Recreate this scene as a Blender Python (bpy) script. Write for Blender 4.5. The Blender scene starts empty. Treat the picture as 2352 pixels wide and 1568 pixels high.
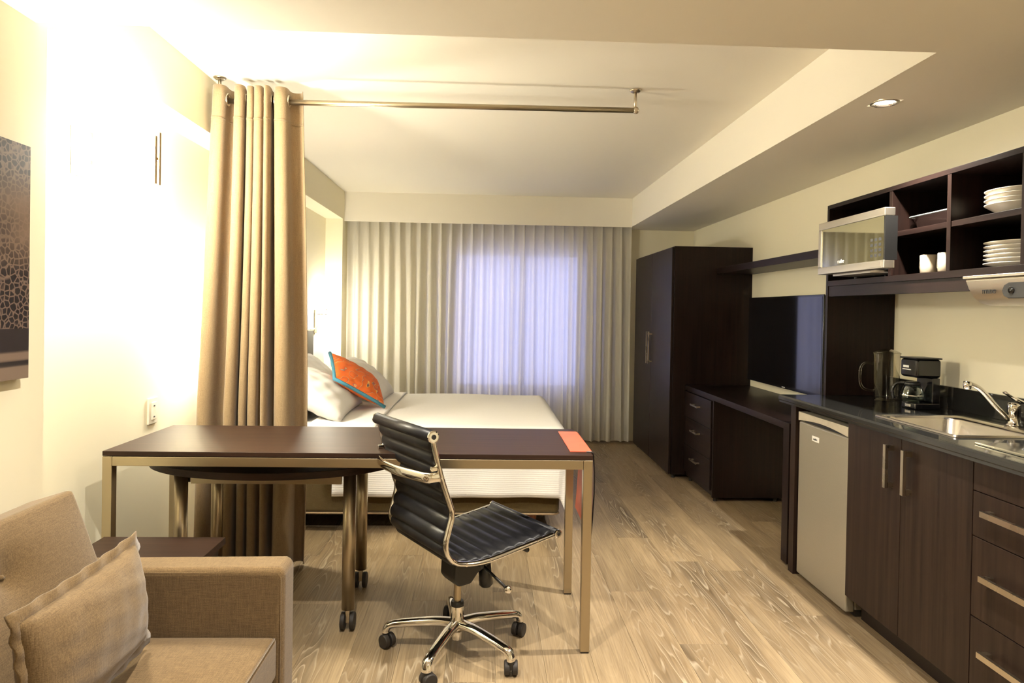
import bpy, bmesh, math, random
from mathutils import Vector, Matrix
random.seed(7)
PI = math.pi
SC = bpy.context.scene
COL = SC.collection
# ------------------------------------------------------------------ camera
yaw, pitch, roll, FPX, SHY, CAMZ = math.radians(2.27), math.radians(-.55), math.radians(-1.0), 1550., -55., 1.30
fw = Vector((math.sin(yaw)*math.cos(pitch), math.cos(yaw)*math.cos(pitch), math.sin(pitch)))
r0 = Vector((math.cos(yaw), -math.sin(yaw), 0)); d0 = fw.cross(r0)
rt = r0*math.cos(roll)+d0*math.sin(roll); dn = -r0*math.sin(roll)+d0*math.cos(roll)
cam = bpy.data.cameras.new('camera'); cam_o = bpy.data.objects.new('camera', cam); COL.objects.link(cam_o)
mw = Matrix.Identity(4)
for i in range(3):
    mw[i][0] = rt[i]; mw[i][1] = -dn[i]; mw[i][2] = -fw[i]
mw[2][3] = CAMZ
cam_o.matrix_world = mw
cam.sensor_width = 36; cam.lens = FPX*36/2352; cam.shift_y = SHY/2352; cam.clip_start = .05
SC.camera = cam_o
# ------------------------------------------------------------------ world, exposure
SC.view_settings.view_transform = 'Standard'; SC.view_settings.look = 'None'
SC.view_settings.gamma = 1; SC.view_settings.exposure = 1.68; SC.view_settings.use_curve_mapping = False
W = bpy.data.worlds.new('world'); SC.world = W; W.use_nodes = True
bg = W.node_tree.nodes['Background']; bg.inputs[0].default_value = (.46, .51, 1.0, 1); bg.inputs[1].default_value = 1.4
WARM = (1.0, .94, .80)
LAMP_WALL, LAMP_BED, LAMP_DOWN, LAMP_NEAR = 73.0, 43.0, 98.0, 62.0
CY_ = SC.cycles; CY_.max_bounces = 7; CY_.use_light_tree = False; CY_.adaptive_threshold = .02; CY_.diffuse_bounces = 5; CY_.glossy_bounces = 4; CY_.transmission_bounces = 6; CY_.transparent_max_bounces = 6; CY_.caustics_reflective = False; CY_.caustics_refractive = False; CY_.sample_clamp_indirect = 6.0
# ------------------------------------------------------------------ node helpers
def newmat(name):
    m = bpy.data.materials.new(name); m.use_nodes = True
    return m, m.node_tree, m.node_tree.nodes['Principled BSDF']
def N(nt, t, **kw):
    n = nt.nodes.new(t)
    for k, v in kw.items():
        if hasattr(n, k): setattr(n, k, v)
        else: n.inputs[k].default_value = v
    return n
def L(nt, a, b): nt.links.new(a, b)
def ramp(nt, fac, stops):
    r = nt.nodes.new('ShaderNodeValToRGB'); L(nt, fac, r.inputs[0])
    e = r.color_ramp.elements
    while len(e) < len(stops): e.new(.5)
    for i, (p, c) in enumerate(stops): e[i].position = p; e[i].color = (*c, 1)
    return r.outputs[0]
def coords(nt, scale=(1, 1, 1), kind='Object', rnd=False):
    tc = N(nt, 'ShaderNodeTexCoord'); mp = N(nt, 'ShaderNodeMapping'); mp.inputs['Scale'].default_value = scale
    src = tc.outputs[kind]
    if rnd:
        oi = N(nt, 'ShaderNodeObjectInfo'); ml = N(nt, 'ShaderNodeMath', operation='MULTIPLY'); L(nt, oi.outputs['Random'], ml.inputs[0]); ml.inputs[1].default_value = 37.
        ad = N(nt, 'ShaderNodeVectorMath', operation='ADD'); L(nt, src, ad.inputs[0]); L(nt, ml.outputs[0], ad.inputs[1]); src = ad.outputs[0]
    L(nt, src, mp.inputs[0]); return mp.outputs[0]
def bump(nt, p, h, s=.2, d=.002):
    b = N(nt, 'ShaderNodeBump'); b.inputs['Strength'].default_value = s; b.inputs['Distance'].default_value = d
    L(nt, h, b.inputs['Height']); L(nt, b.outputs[0], p.inputs['Normal'])
def plain(name, c, rough=.5, metal=0., noise=.06, nscale=30., spec=None, coat=0.):
    m, nt, p = newmat(name)
    n = N(nt, 'ShaderNodeTexNoise'); n.inputs['Scale'].default_value = nscale; L(nt, coords(nt), n.inputs['Vector'])
    a = tuple(max(0, x*(1-noise)) for x in c); b = tuple(min(1, x*(1+noise)) for x in c)
    L(nt, ramp(nt, n.outputs[0], [(.3, a), (.7, b)]), p.inputs['Base Color'])
    p.inputs['Roughness'].default_value = rough; p.inputs['Metallic'].default_value = metal
    if spec is not None: p.inputs['Specular IOR Level'].default_value = spec
    if coat: p.inputs['Coat Weight'].default_value = coat; p.inputs['Coat Roughness'].default_value = .08
    return m
def wood(name, c1, c2, axis=2, rough=.38, rnd=True, spec=.4):
    m, nt, p = newmat(name)
    s = [55, 55, 55]; s[axis] = 1.6
    n = N(nt, 'ShaderNodeTexNoise'); n.inputs['Scale'].default_value = 1.; n.inputs['Detail'].default_value = 6.; n.inputs['Roughness'].default_value = .62
    L(nt, coords(nt, s, rnd=rnd), n.inputs['Vector'])
    L(nt, ramp(nt, n.outputs[0], [(.3, c1), (.7, c2)]), p.inputs['Base Color'])
    p.inputs['Roughness'].default_value = rough; p.inputs['Specular IOR Level'].default_value = spec
    bump(nt, p, n.outputs[0], .12, .001)
    return m
def paint(name, c):
    m, nt, p = newmat(name)
    n = N(nt, 'ShaderNodeTexNoise'); n.inputs['Scale'].default_value = 160.; n.inputs['Detail'].default_value = 3.; L(nt, coords(nt), n.inputs['Vector'])
    p.inputs['Base Color'].default_value = (*c, 1); p.inputs['Roughness'].default_value = .75; p.inputs['Specular IOR Level'].default_value = .25
    bump(nt, p, n.outputs[0], .08, .001)
    return m
def fabric(name, c1, c2, scale=420., bs=.5, rough=.95, sheen=.2, streak=True):
    m, nt, p = newmat(name)
    hs = []
    for sc in ((scale*.07, scale, scale), (scale, scale*.07, scale), (scale, scale, scale*.07)):
        n = N(nt, 'ShaderNodeTexNoise'); n.inputs['Scale'].default_value = 1.; n.inputs['Detail'].default_value = 3.
        L(nt, coords(nt, sc), n.inputs['Vector']); hs.append(n.outputs[0])
    mx0 = N(nt, 'ShaderNodeMath', operation='ADD'); L(nt, hs[0], mx0.inputs[0]); L(nt, hs[1], mx0.inputs[1])
    mx = N(nt, 'ShaderNodeMath', operation='ADD'); L(nt, mx0.outputs[0], mx.inputs[0]); L(nt, hs[2], mx.inputs[1])
    hf = N(nt, 'ShaderNodeMath', operation='MULTIPLY'); L(nt, mx.outputs[0], hf.inputs[0]); hf.inputs[1].default_value = .3333
    L(nt, ramp(nt, hf.outputs[0], [(.40, c1), (.60, c2)]), p.inputs['Base Color'])
    p.inputs['Roughness'].default_value = rough; p.inputs['Specular IOR Level'].default_value = .15; p.inputs['Sheen Weight'].default_value = sheen
    bump(nt, p, hf.outputs[0], bs, .0015)
    return m
def metal(name, c, rough, axis=None):
    m, nt, p = newmat(name)
    s = [12, 12, 12] if axis is None else [260, 260, 260]
    if axis is not None: s[axis] = 3
    n = N(nt, 'ShaderNodeTexNoise'); n.inputs['Scale'].default_value = 1.; L(nt, coords(nt, s), n.inputs['Vector'])
    r = N(nt, 'ShaderNodeMapRange'); r.inputs[3].default_value = rough*.8; r.inputs[4].default_value = rough*1.25; L(nt, n.outputs[0], r.inputs[0]); L(nt, r.outputs[0], p.inputs['Roughness'])
    p.inputs['Base Color'].default_value = (*c, 1); p.inputs['Metallic'].default_value = 1.
    return m
def emit(name, c, s):
    m, nt, p = newmat(name)
    p.inputs['Base Color'].default_value = (.9, .88, .8, 1); p.inputs['Emission Color'].default_value = (*c, 1); p.inputs['Emission Strength'].default_value = s
    return m
def glass(name, c=(1, 1, 1), rough=0., ior=1.45):
    m, nt, p = newmat(name)
    p.inputs['Base Color'].default_value = (*c, 1); p.inputs['Transmission Weight'].default_value = 1.; p.inputs['Roughness'].default_value = rough; p.inputs['IOR'].default_value = ior
    return m
def thin_glass(name, tint=(1, 1, 1), mx=.08):
    m, nt, p = newmat(name); nt.nodes.remove(p); out = nt.nodes['Material Output']
    tr = N(nt, 'ShaderNodeBsdfTransparent'); tr.inputs[0].default_value = (*tint, 1); g = N(nt, 'ShaderNodeBsdfGlossy'); g.inputs['Roughness'].default_value = .03
    lw_ = N(nt, 'ShaderNodeLayerWeight'); lw_.inputs[0].default_value = mx
    m1 = N(nt, 'ShaderNodeMixShader'); L(nt, lw_.outputs['Facing'], m1.inputs[0]); L(nt, tr.outputs[0], m1.inputs[1]); L(nt, g.outputs[0], m1.inputs[2]); L(nt, m1.outputs[0], out.inputs[0])
    return m
def drape(name, c, trans, clear):
    m, nt, p = newmat(name)
    nt.nodes.remove(p); out = nt.nodes['Material Output']
    n = N(nt, 'ShaderNodeTexNoise'); n.inputs['Scale'].default_value = 1.; L(nt, coords(nt, (600, 600, 40)), n.inputs['Vector'])
    colr = ramp(nt, n.outputs[0], [(.3, tuple(x*.94 for x in c)), (.7, c)])
    d = N(nt, 'ShaderNodeBsdfDiffuse'); t = N(nt, 'ShaderNodeBsdfTranslucent'); tr = N(nt, 'ShaderNodeBsdfTransparent')
    L(nt, colr, d.inputs[0]); L(nt, colr, t.inputs[0])
    m1 = N(nt, 'ShaderNodeMixShader'); m1.inputs[0].default_value = trans; L(nt, d.outputs[0], m1.inputs[1]); L(nt, t.outputs[0], m1.inputs[2])
    m2 = N(nt, 'ShaderNodeMixShader'); m2.inputs[0].default_value = clear; L(nt, m1.outputs[0], m2.inputs[1]); L(nt, tr.outputs[0], m2.inputs[2])
    L(nt, m2.outputs[0], out.inputs[0])
    return m
# ------------------------------------------------------------------ materials
M = {}
M['wall'] = paint('wall paint', (.82, .765, .585))
M['ceil'] = paint('ceiling paint', (.80, .76, .66))
M['sub'] = plain('subfloor', (.05, .04, .03), .9)
M['wenge'] = wood('wenge vertical', (.0045, .0024, .002), (.0145, .0072, .0055), 2, .36, spec=.2)
M['wenge_y'] = wood('wenge along room', (.005, .0027, .0023), (.0155, .0082, .0066), 1, .36, spec=.2)
M['cabinet'] = wood('kitchen wenge', (.010, .0055, .004), (.030, .017, .0115), 2, .42, spec=.2)
M['table'] = wood('table wood', (.015, .0075, .005), (.042, .021, .013), 0, .44, spec=.2)
M['edge'] = plain('dark edging', (.010, .006, .005), .35)
M['steel'] = metal('brushed steel', (.44, .37, .26), .32, 2)
M['steel_x'] = metal('brushed steel rail', (.42, .355, .25), .32, 0)
M['nickel'] = metal('satin nickel', (.58, .52, .42), .28)
M['chrome'] = metal('chrome', (.82, .80, .76), .07)
M['sinksteel'] = metal('sink steel', (.72, .68, .62), .20, 1)
M['mwsteel'] = metal('microwave steel', (.62, .58, .50), .34, 1)
M['black'] = plain('black plastic', (.010, .010, .010), .35)
M['gloss'] = plain('gloss black', (.006, .006, .007), .09, spec=.6)
M['screen'] = plain('tv screen', (.003, .003, .004), .06, spec=1.0)
M['granite'] = plain('black granite', (.012, .012, .011), .06, noise=.8, nscale=400., spec=.55)
M['leather'] = plain('black leather', (.009, .009, .011), .40, nscale=300., noise=.3, spec=.35)
M['sofa'] = fabric('sofa linen', (.098, .061, .026), (.165, .108, .049))
M['curtain'] = fabric('divider curtain cloth', (.235, .165, .092), (.32, .228, .132), 500., .35)
M['white'] = fabric('white linen', (.66, .645, .61), (.72, .70, .67), 700., .15, sheen=.05)
M['spread'] = fabric('ribbed white bedspread', (.66, .645, .61), (.72, .70, .67), 700., .15, sheen=.05)
M['khaki'] = fabric('khaki bed base cloth', (.070, .048, .017), (.10, .070, .027), 500., .3)
M['drape'] = drape('window drape cloth', (.74, .71, .63), .45, .035)
M['ceramic'] = plain('white ceramic', (.60, .56, .48), .18, noise=.02)
M['fridge'] = plain('silver grey enamel', (.36, .33, .26), .38, .55, .03, 200.)
M['fridgetrim'] = plain('fridge trim plastic', (.46, .42, .33), .45)
M['plastic'] = plain('ivory plastic', (.78, .73, .60), .4)
M['glass'] = glass('clear glass')
M['jar'] = thin_glass('jug plastic', (.90, .88, .80), .30)
M['pane'] = thin_glass('window pane')
M['dish'] = thin_glass('dish glass', (.80, .86, .84), .35)
M['keys'] = plain('key print', (.12, .115, .09), .4)
M['mug'] = plain('cream stoneware', (.42, .36, .27), .25, noise=.02)
M['bronze'] = plain('aged brass', (.30, .20, .09), .4, .6)
M['mirror'] = metal('mirror glass', (.62, .62, .48), .03)
M['wallglow'] = emit('wall lamp glow', WARM, LAMP_WALL)
M['bedglow'] = emit('bedside lamp glow', WARM, LAMP_BED)
M['bedglow2'] = emit('brighter bedside lamp glow', WARM, LAMP_BED*1.8)  # stronger glow for the unseen lamp added behind the divider curtain
M['downglow'] = emit('downlight glow', (1., .93, .86), 60.)
M['orange'] = plain('orange leather', (.62, .115, .06), .42, noise=.12, nscale=14.)
M['blue'] = plain('blue piping', (.05, .21, .30), .7)
M['rubber'] = plain('dark rubber', (.02, .016, .013), .6)
M['mark'] = plain('pale print', (.75, .74, .70), .5)
M['darkmark'] = plain('dark print', (.03, .03, .03), .5)
M['redfoot'] = wood('foot wood', (.14, .035, .015), (.22, .06, .025), 2)
M['headboard'] = plain('headboard leatherette', (.030, .026, .020), .45)
def rib_bump():
    nt = M['spread'].node_tree; p = nt.nodes['Principled BSDF']; old = p.inputs['Normal'].links[0].from_node
    wv = N(nt, 'ShaderNodeTexWave', bands_direction='Z'); wv.inputs['Scale'].default_value = 26.; L(nt, coords(nt), wv.inputs['Vector'])
    b2 = N(nt, 'ShaderNodeBump'); b2.inputs['Strength'].default_value = .3; b2.inputs['Distance'].default_value = .002
    L(nt, wv.outputs[1], b2.inputs['Height']); L(nt, old.outputs[0], b2.inputs['Normal']); L(nt, b2.outputs[0], p.inputs['Normal'])
rib_bump()
def oak():
    m, nt, p = newmat('oak plank')
    v = coords(nt, (1, .10, 1), rnd=True)
    n1 = N(nt, 'ShaderNodeTexNoise'); n1.inputs['Scale'].default_value = 7.; n1.inputs['Detail'].default_value = 2.5; n1.inputs['Roughness'].default_value = .45; L(nt, v, n1.inputs['Vector'])
    k = N(nt, 'ShaderNodeMath', operation='MULTIPLY'); L(nt, n1.outputs[0], k.inputs[0]); k.inputs[1].default_value = 26.
    fr = N(nt, 'ShaderNodeMath', operation='FRACT'); L(nt, k.outputs[0], fr.inputs[0])
    ring = ramp(nt, fr.outputs[0], [(.0, (0, 0, 0)), (.72, (.25, .25, .25)), (.86, (1, 1, 1)), (.97, (0, 0, 0))])
    v2 = coords(nt, (150, 5, 1), rnd=True)
    n2 = N(nt, 'ShaderNodeTexNoise'); n2.inputs['Scale'].default_value = 1.; n2.inputs['Detail'].default_value = 4.; L(nt, v2, n2.inputs['Vector'])
    v3 = coords(nt, (9, .9, 1), rnd=True)
    n3 = N(nt, 'ShaderNodeTexNoise'); n3.inputs['Scale'].default_value = 1.; n3.inputs['Detail'].default_value = 3.; L(nt, v3, n3.inputs['Vector'])
    base = ramp(nt, n3.outputs[0], [(.27, (.098, .067, .036)), (.47, (.225, .161, .089)), (.72, (.335, .250, .146))])
    fine = ramp(nt, n2.outputs[0], [(.35, (.80, .78, .76)), (.65, (1.1, 1.1, 1.1))])
    mu = N(nt, 'ShaderNodeMix', data_type='RGBA', blend_type='MULTIPLY'); mu.inputs[0].default_value = 1.; L(nt, base, mu.inputs[6]); L(nt, fine, mu.inputs[7])
    msk = ramp(nt, n3.outputs[0], [(.30, (.75, .75, .75)), (.62, (.08, .08, .08))])
    mm = N(nt, 'ShaderNodeMath', operation='MULTIPLY'); L(nt, ring, mm.inputs[0]); L(nt, msk, mm.inputs[1])
    mx = N(nt, 'ShaderNodeMix', data_type='RGBA', blend_type='MIX'); L(nt, mm.outputs[0], mx.inputs[0]); L(nt, mu.outputs[2], mx.inputs[6]); mx.inputs[7].default_value = (.50, .42, .30, 1)
    oi = N(nt, 'ShaderNodeObjectInfo'); mr = N(nt, 'ShaderNodeMapRange'); mr.inputs[3].default_value = .80; mr.inputs[4].default_value = 1.05; L(nt, oi.outputs['Random'], mr.inputs[0])
    hv = N(nt, 'ShaderNodeHueSaturation'); L(nt, mx.outputs[2], hv.inputs['Color']); L(nt, mr.outputs[0], hv.inputs['Value'])
    L(nt, hv.outputs[0], p.inputs['Base Color']); p.inputs['Roughness'].default_value = .42; p.inputs['Specular IOR Level'].default_value = .4
    bump(nt, p, n2.outputs[0], .15, .001)
    return m
M['oak'] = oak()
def picture_mat():
    m, nt, p = newmat('photo print of a stone wall')
    v = coords(nt, (1, 15, 15))
    vo = N(nt, 'ShaderNodeTexVoronoi', feature='DISTANCE_TO_EDGE'); vo.inputs['Scale'].default_value = 3.6; vo.inputs['Randomness'].default_value = .75; L(nt, v, vo.inputs['Vector'])
    cell = ramp(nt, vo.outputs['Distance'], [(.03, (.16, .11, .085)), (.14, (.012, .008, .008))])
    n = N(nt, 'ShaderNodeTexNoise'); n.inputs['Scale'].default_value = 3.5; L(nt, coords(nt), n.inputs['Vector'])
    spz = N(nt, 'ShaderNodeSeparateXYZ'); L(nt, coords(nt), spz.inputs[0])
    zb = ramp(nt, spz.outputs[2], [(.30, (0, 0, 0)), (.42, (1, 1, 1)), (.52, (1, 1, 1)), (.60, (0, 0, 0))])
    nb = ramp(nt, n.outputs[0], [(.36, (0, 0, 0)), (.58, (.9, .9, .9))])
    pm_ = N(nt, 'ShaderNodeMath', operation='MULTIPLY'); L(nt, zb, pm_.inputs[0]); L(nt, nb, pm_.inputs[1]); pale = pm_.outputs[0]
    mx = N(nt, 'ShaderNodeMix', data_type='RGBA'); L(nt, pale, mx.inputs[0]); L(nt, cell, mx.inputs[6]); mx.inputs[7].default_value = (.20, .135, .095, 1)
    sp = N(nt, 'ShaderNodeSeparateXYZ'); L(nt, coords(nt), sp.inputs[0])
    low = ramp(nt, sp.outputs[2], [(.0, (.20, .145, .105)), (.035, (.20, .145, .105)), (.04, (.02, .015, .014)), (.052, (.02, .015, .014)), (.056, (.19, .135, .10)), (.075, (.19, .135, .10)), (.08, (.02, .014, .014)), (.15, (.02, .014, .014))])
    lm = N(nt, 'ShaderNodeMath', operation='GREATER_THAN'); L(nt, sp.outputs[2], lm.inputs[0]); lm.inputs[1].default_value = .145
    m2 = N(nt, 'ShaderNodeMix', data_type='RGBA'); L(nt, lm.outputs[0], m2.inputs[0]); L(nt, low, m2.inputs[6]); L(nt, mx.outputs[2], m2.inputs[7])
    L(nt, m2.outputs[2], p.inputs['Base Color']); p.inputs['Roughness'].default_value = .4
    return m
M['picture'] = picture_mat()
def orange_cloth():
    m, nt, p = newmat('orange patterned cloth')
    v = coords(nt)
    sp = N(nt, 'ShaderNodeSeparateXYZ'); L(nt, v, sp.inputs[0])
    n = N(nt, 'ShaderNodeTexNoise'); n.inputs['Scale'].default_value = 9.; n.inputs['Detail'].default_value = 1.; L(nt, v, n.inputs['Vector'])
    k = N(nt, 'ShaderNodeMath', operation='MULTIPLY'); L(nt, n.outputs[0], k.inputs[0]); k.inputs[1].default_value = 6.
    fr = N(nt, 'ShaderNodeMath', operation='FRACT'); L(nt, k.outputs[0], fr.inputs[0])
    line = ramp(nt, fr.outputs[0], [(.0, (.60, .11, .012)), (.80, (.64, .13, .014)), (.84, (.70, .42, .10)), (.88, (.14, .14, .17)), (.94, (.58, .09, .010))])
    L(nt, line, p.inputs['Base Color']); p.inputs['Roughness'].default_value = .8
    n2 = N(nt, 'ShaderNodeTexNoise'); n2.inputs['Scale'].default_value = 22.; L(nt, v, n2.inputs['Vector']); bump(nt, p, n2.outputs[0], .5, .01)
    return m
M['ocloth'] = orange_cloth()
# ------------------------------------------------------------------ mesh helpers
def B(): return bmesh.new()
def box(bm, x0, x1, y0, y1, z0, z1):
    v = [bm.verts.new((x, y, z)) for z in (z0, z1) for y in (y0, y1) for x in (x0, x1)]
    for f in ((0, 2, 3, 1), (4, 5, 7, 6), (0, 1, 5, 4), (2, 6, 7, 3), (0, 4, 6, 2), (1, 3, 7, 5)): bm.faces.new([v[i] for i in f])
    return bm
def bx(*a): return box(B(), *a)
def tube(bm, pts, r, n=12, flat=None, caps=True):
    pts = [Vector(p) for p in pts]; rs = r if isinstance(r, (list, tuple)) else [r]*len(pts)
    rings = []; up = None
    for i, p in enumerate(pts):
        t = (pts[min(i+1, len(pts)-1)]-pts[max(i-1, 0)]).normalized()
        if up is None:
            up = Vector((0, 0, 1)) if abs(t.z) < .9 else Vector((0, 1, 0))
        a = t.cross(up).normalized(); b = a.cross(t).normalized(); up = b
        sa, sb = flat if flat else (1, 1)
        rings.append([bm.verts.new(p+a*math.cos(2*PI*k/n)*rs[i]*sa+b*math.sin(2*PI*k/n)*rs[i]*sb) for k in range(n)])
    for A, C in zip(rings, rings[1:]):
        for k in range(n): bm.faces.new((A[k], A[(k+1) % n], C[(k+1) % n], C[k]))
    if caps: bm.faces.new(rings[0][::-1]); bm.faces.new(rings[-1])
    return bm
def lathe(bm, prof, c=(0, 0, 0), n=28, a0=0., a1=2*PI, closed=True):
    full = abs(a1-a0-2*PI) < 1e-6; m = n if full else n+1; rings = []
    for r, z in prof:
        rings.append([bm.verts.new((c[0]+max(r, 1e-5)*math.cos(a0+(a1-a0)*k/n), c[1]+max(r, 1e-5)*math.sin(a0+(a1-a0)*k/n), c[2]+z)) for k in range(m)])
    for A, C in zip(rings, rings[1:]):
        for k in range(n): bm.faces.new((A[k], A[(k+1) % m], C[(k+1) % m], C[k]))
    return bm
def prism(bm, poly, axis, a, b):
    def P(u, v, w):
        return (w, u, v) if axis == 0 else (u, w, v) if axis == 1 else (u, v, w)
    A = [bm.verts.new(P(u, v, a)) for u, v in poly]; C = [bm.verts.new(P(u, v, b)) for u, v in poly]
    k = len(poly)
    bm.faces.new(A); bm.faces.new(C[::-1])
    for i in range(k): bm.faces.new((A[i], C[i], C[(i+1) % k], A[(i+1) % k]))
    bmesh.ops.recalc_face_normals(bm, faces=bm.faces[:])
    return bm
def grid(bm, fn, nu, nv):
    vs = [[bm.verts.new(fn(i/nu, j/nv)) for j in range(nv+1)] for i in range(nu+1)]
    for i in range(nu):
        for j in range(nv): bm.faces.new((vs[i][j], vs[i+1][j], vs[i+1][j+1], vs[i][j+1]))
    return vs
def smoothpath(pts, n=6):
    P = [Vector(p) for p in pts]; out = []
    for i in range(len(P)-1):
        p0, p1, p2, p3 = P[max(i-1, 0)], P[i], P[i+1], P[min(i+2, len(P)-1)]
        for k in range(n):
            t = k/n; out.append(.5*((2*p1)+(p2-p0)*t+(2*p0-5*p1+4*p2-p3)*t*t+(3*p1-p0-3*p2+p3)*t**3))
    out.append(P[-1]); return out
ORIG = {}
def thing(name, label, cat, loc=(0, 0, 0), rotz=0., group=None, local=False):
    o = bpy.data.objects.new(name, None); o.empty_display_size = .1; COL.objects.link(o)
    o.location = loc; o.rotation_euler = (0, 0, rotz); o['label'] = label; o['category'] = cat
    if group: o['group'] = group
    ORIG[o.name] = Vector((0, 0, 0)) if local else Vector(loc)
    return o
def mk(name, bm, mat, parent=None, bevel=0., smooth=False, loc=None, seg=2, subd=0, solid=0.):
    off = ORIG.get(parent.name, Vector((0, 0, 0))) if parent else (Vector(loc) if loc else Vector((0, 0, 0)))
    if off.length > 0: bmesh.ops.translate(bm, verts=bm.verts[:], vec=-off)
    me = bpy.data.meshes.new(name); bm.to_mesh(me); bm.free()
    me.materials.append(M[mat] if isinstance(mat, str) else mat)
    o = bpy.data.objects.new(name, me); COL.objects.link(o)
    if parent: o.parent = parent; ORIG[o.name] = off
    else: o.location = off; ORIG[o.name] = off
    if smooth:
        for p in me.polygons: p.use_smooth = True
    if solid: s = o.modifiers.new('solid', 'SOLIDIFY'); s.thickness = solid; s.offset = 0
    if bevel:
        b = o.modifiers.new('bevel', 'BEVEL'); b.width = bevel; b.segments = seg; b.limit_method = 'ANGLE'; b.angle_limit = .6
        if not smooth:
            for p in me.polygons: p.use_smooth = True
            w = o.modifiers.new('wn', 'WEIGHTED_NORMAL'); w.keep_sharp = False
    if subd: s = o.modifiers.new('sub', 'SUBSURF'); s.levels = subd; s.render_levels = subd
    return o
def tag(o, label, cat, group=None):
    o['label'] = label; o['category'] = cat
    if group: o['group'] = group
    return o
def struct(name, bm, mat, bevel=0.):
    o = mk(name, bm, mat, bevel=bevel); o['kind'] = 'structure'; return o
def text(name, body, size, mat, parent, mtx, depth=.0006):
    cu = bpy.data.curves.new(name, 'FONT'); cu.body = body; cu.size = size; cu.extrude = depth; cu.align_x = 'CENTER'; cu.align_y = 'CENTER'
    t = bpy.data.objects.new(name, cu); COL.objects.link(t); bpy.context.view_layer.update()
    me = bpy.data.meshes.new_from_object(t.evaluated_get(bpy.context.evaluated_depsgraph_get())); bpy.data.objects.remove(t)
    me.transform(mtx); me.transform(Matrix.Translation(-ORIG[parent.name])); me.materials.clear(); me.materials.append(M[mat])
    o = bpy.data.objects.new(name, me); COL.objects.link(o); o.parent = parent
    return o
def facing_left(x, y, z):   # text on a surface that faces -X
    return Matrix(((0, 0, -1, x), (-1, 0, 0, y), (0, 1, 0, z), (0, 0, 0, 1)))
# ------------------------------------------------------------------ room shell
XW, YB, XL, XR, YF = 2.11, 6.81, -1.37, -1.53, -2.6
ZC, ZS = 2.42, 2.145
fl = struct('floor', bx(XR-.1, XW+.1, YF, YB+.1, -.12, -.008), 'sub')
pw, pl = .182, 1.25
pm = None
nx = int((XW+.05-XR+.05)/pw)+1
for i in range(nx):
    x0 = XR-.05+i*pw; y = YF-random.random()*pl
    while y < YB+.05:
        if pm is None:
            o = mk('plank', bx(-pw/2+.0003, pw/2-.0003, -pl/2+.0003, pl/2-.0003, -.008, 0), 'oak', fl, bevel=.0004, seg=1); pm = o
        else:
            o = pm.copy(); COL.objects.link(o); o.parent = fl
        o.location = (x0+pw/2, y+pl/2, 0)
        y += pl
struct('wall_right', bx(XW, XW+.1, YF, YB+.1, 0, ZC+.05), 'wall')
WX0, WX1, WZ0, WZ1 = -.32, .98, .50, 1.91
wb = B()
box(wb, XR, WX0, YB, YB+.1, 0, ZC+.05); box(wb, WX1, XW, YB, YB+.1, 0, ZC+.05); box(wb, WX0, WX1, YB, YB+.1, 0, WZ0); box(wb, WX0, WX1, YB, YB+.1, WZ1, ZC+.05)
struct('wall_back', wb, 'wall')
wl = B()
box(wl, XR-.12, XR, YF, YB, 0, ZC+.05); box(wl, XR, XL, YF, 2.155, 0, ZC); box(wl, XR, XL, 6.49, YB, 0, ZC); box(wl, XR, XL, 2.155, 6.49, 2.15, ZC)
struct('wall_left', wl, 'wall')
struct('wall_front', bx(XR-.1, XW+.1, YF-.1, YF, 0, ZC+.05), 'wall')
struct('ceiling', bx(XR-.1, XW+.1, YF-.1, YB+.1, ZC, ZC+.1), 'ceil')
DLX, DLY, DLR = 1.56, 2.61, .047
so = B()
box(so, 1.42, DLX-DLR, 2.1, YB, ZS, ZC); box(so, DLX+DLR, XW, 2.1, YB, ZS, ZC)
box(so, DLX-DLR, DLX+DLR, 2.1, DLY-DLR, ZS, ZC); box(so, DLX-DLR, DLX+DLR, DLY+DLR, YB, ZS, ZC)
struct('trim_1', so, 'ceil')
NEAR = [(-.35, 1.6), (.85, 1.6), (-.35, -.9), (.9, -.9)]  # out of view, for general fill; rear pair added behind the camera
struct('trim_2', bx(XL, XW, YF, 2.1, ZS, ZC), 'ceil')
struct('trim_3', bx(XL, 1.42, 6.56, 6.585, 2.14, ZC), 'ceil')
wf = B(); t = .05
for a in ((WX0, WX0+t, WZ0, WZ1), (WX1-t, WX1, WZ0, WZ1), (WX0, WX1, WZ0, WZ0+t), (WX0, WX1, WZ1-t, WZ1)): box(wf, a[0], a[1], YB+.03, YB+.08, a[2], a[3])
win = struct('window_1', wf, 'plastic')
mk('mullion', bx(.345, .405, YB+.025, YB+.085, WZ0+t, WZ1-t), 'plastic', win)
for x0, x1 in ((WX0+t, .345), (.405, WX1-t)): mk('pane', bx(x0, x1, YB+.050, YB+.056, WZ0+t, WZ1-t), 'pane', win)
# ------------------------------------------------------------------ downlights
def downlight(x, y, label, power, ang, blend, col=(1., .92, .80), group=None):
    t = thing('downlight', label, 'ceiling light', (x, y, ZS), group=group)
    mk('trim_ring', lathe(B(), [(.038, .012), (.040, -.001), (.046, -.004), (.053, -.002), (.054, .0), (.047, .004), (.045, .012)], (x, y, ZS)), 'nickel', t, smooth=True)
    mk('bulb', lathe(B(), [(.0, .004), (.030, .004), (.036, .012), (.030, .016), (.0, .016)], (x, y, ZS)), 'downglow', t, smooth=True)
    l = bpy.data.lights.new('downlight beam', 'SPOT'); l.energy = power; l.spot_size = math.radians(ang); l.spot_blend = blend; l.shadow_soft_size = .022; l.color = col
    o = bpy.data.objects.new('beam', l); COL.objects.link(o); o.parent = t; o.location = (0, 0, -.006)
    return t
downlight(DLX, DLY, 'small round recessed downlight glowing in the kitchen soffit', LAMP_DOWN, 125, .9)
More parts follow.
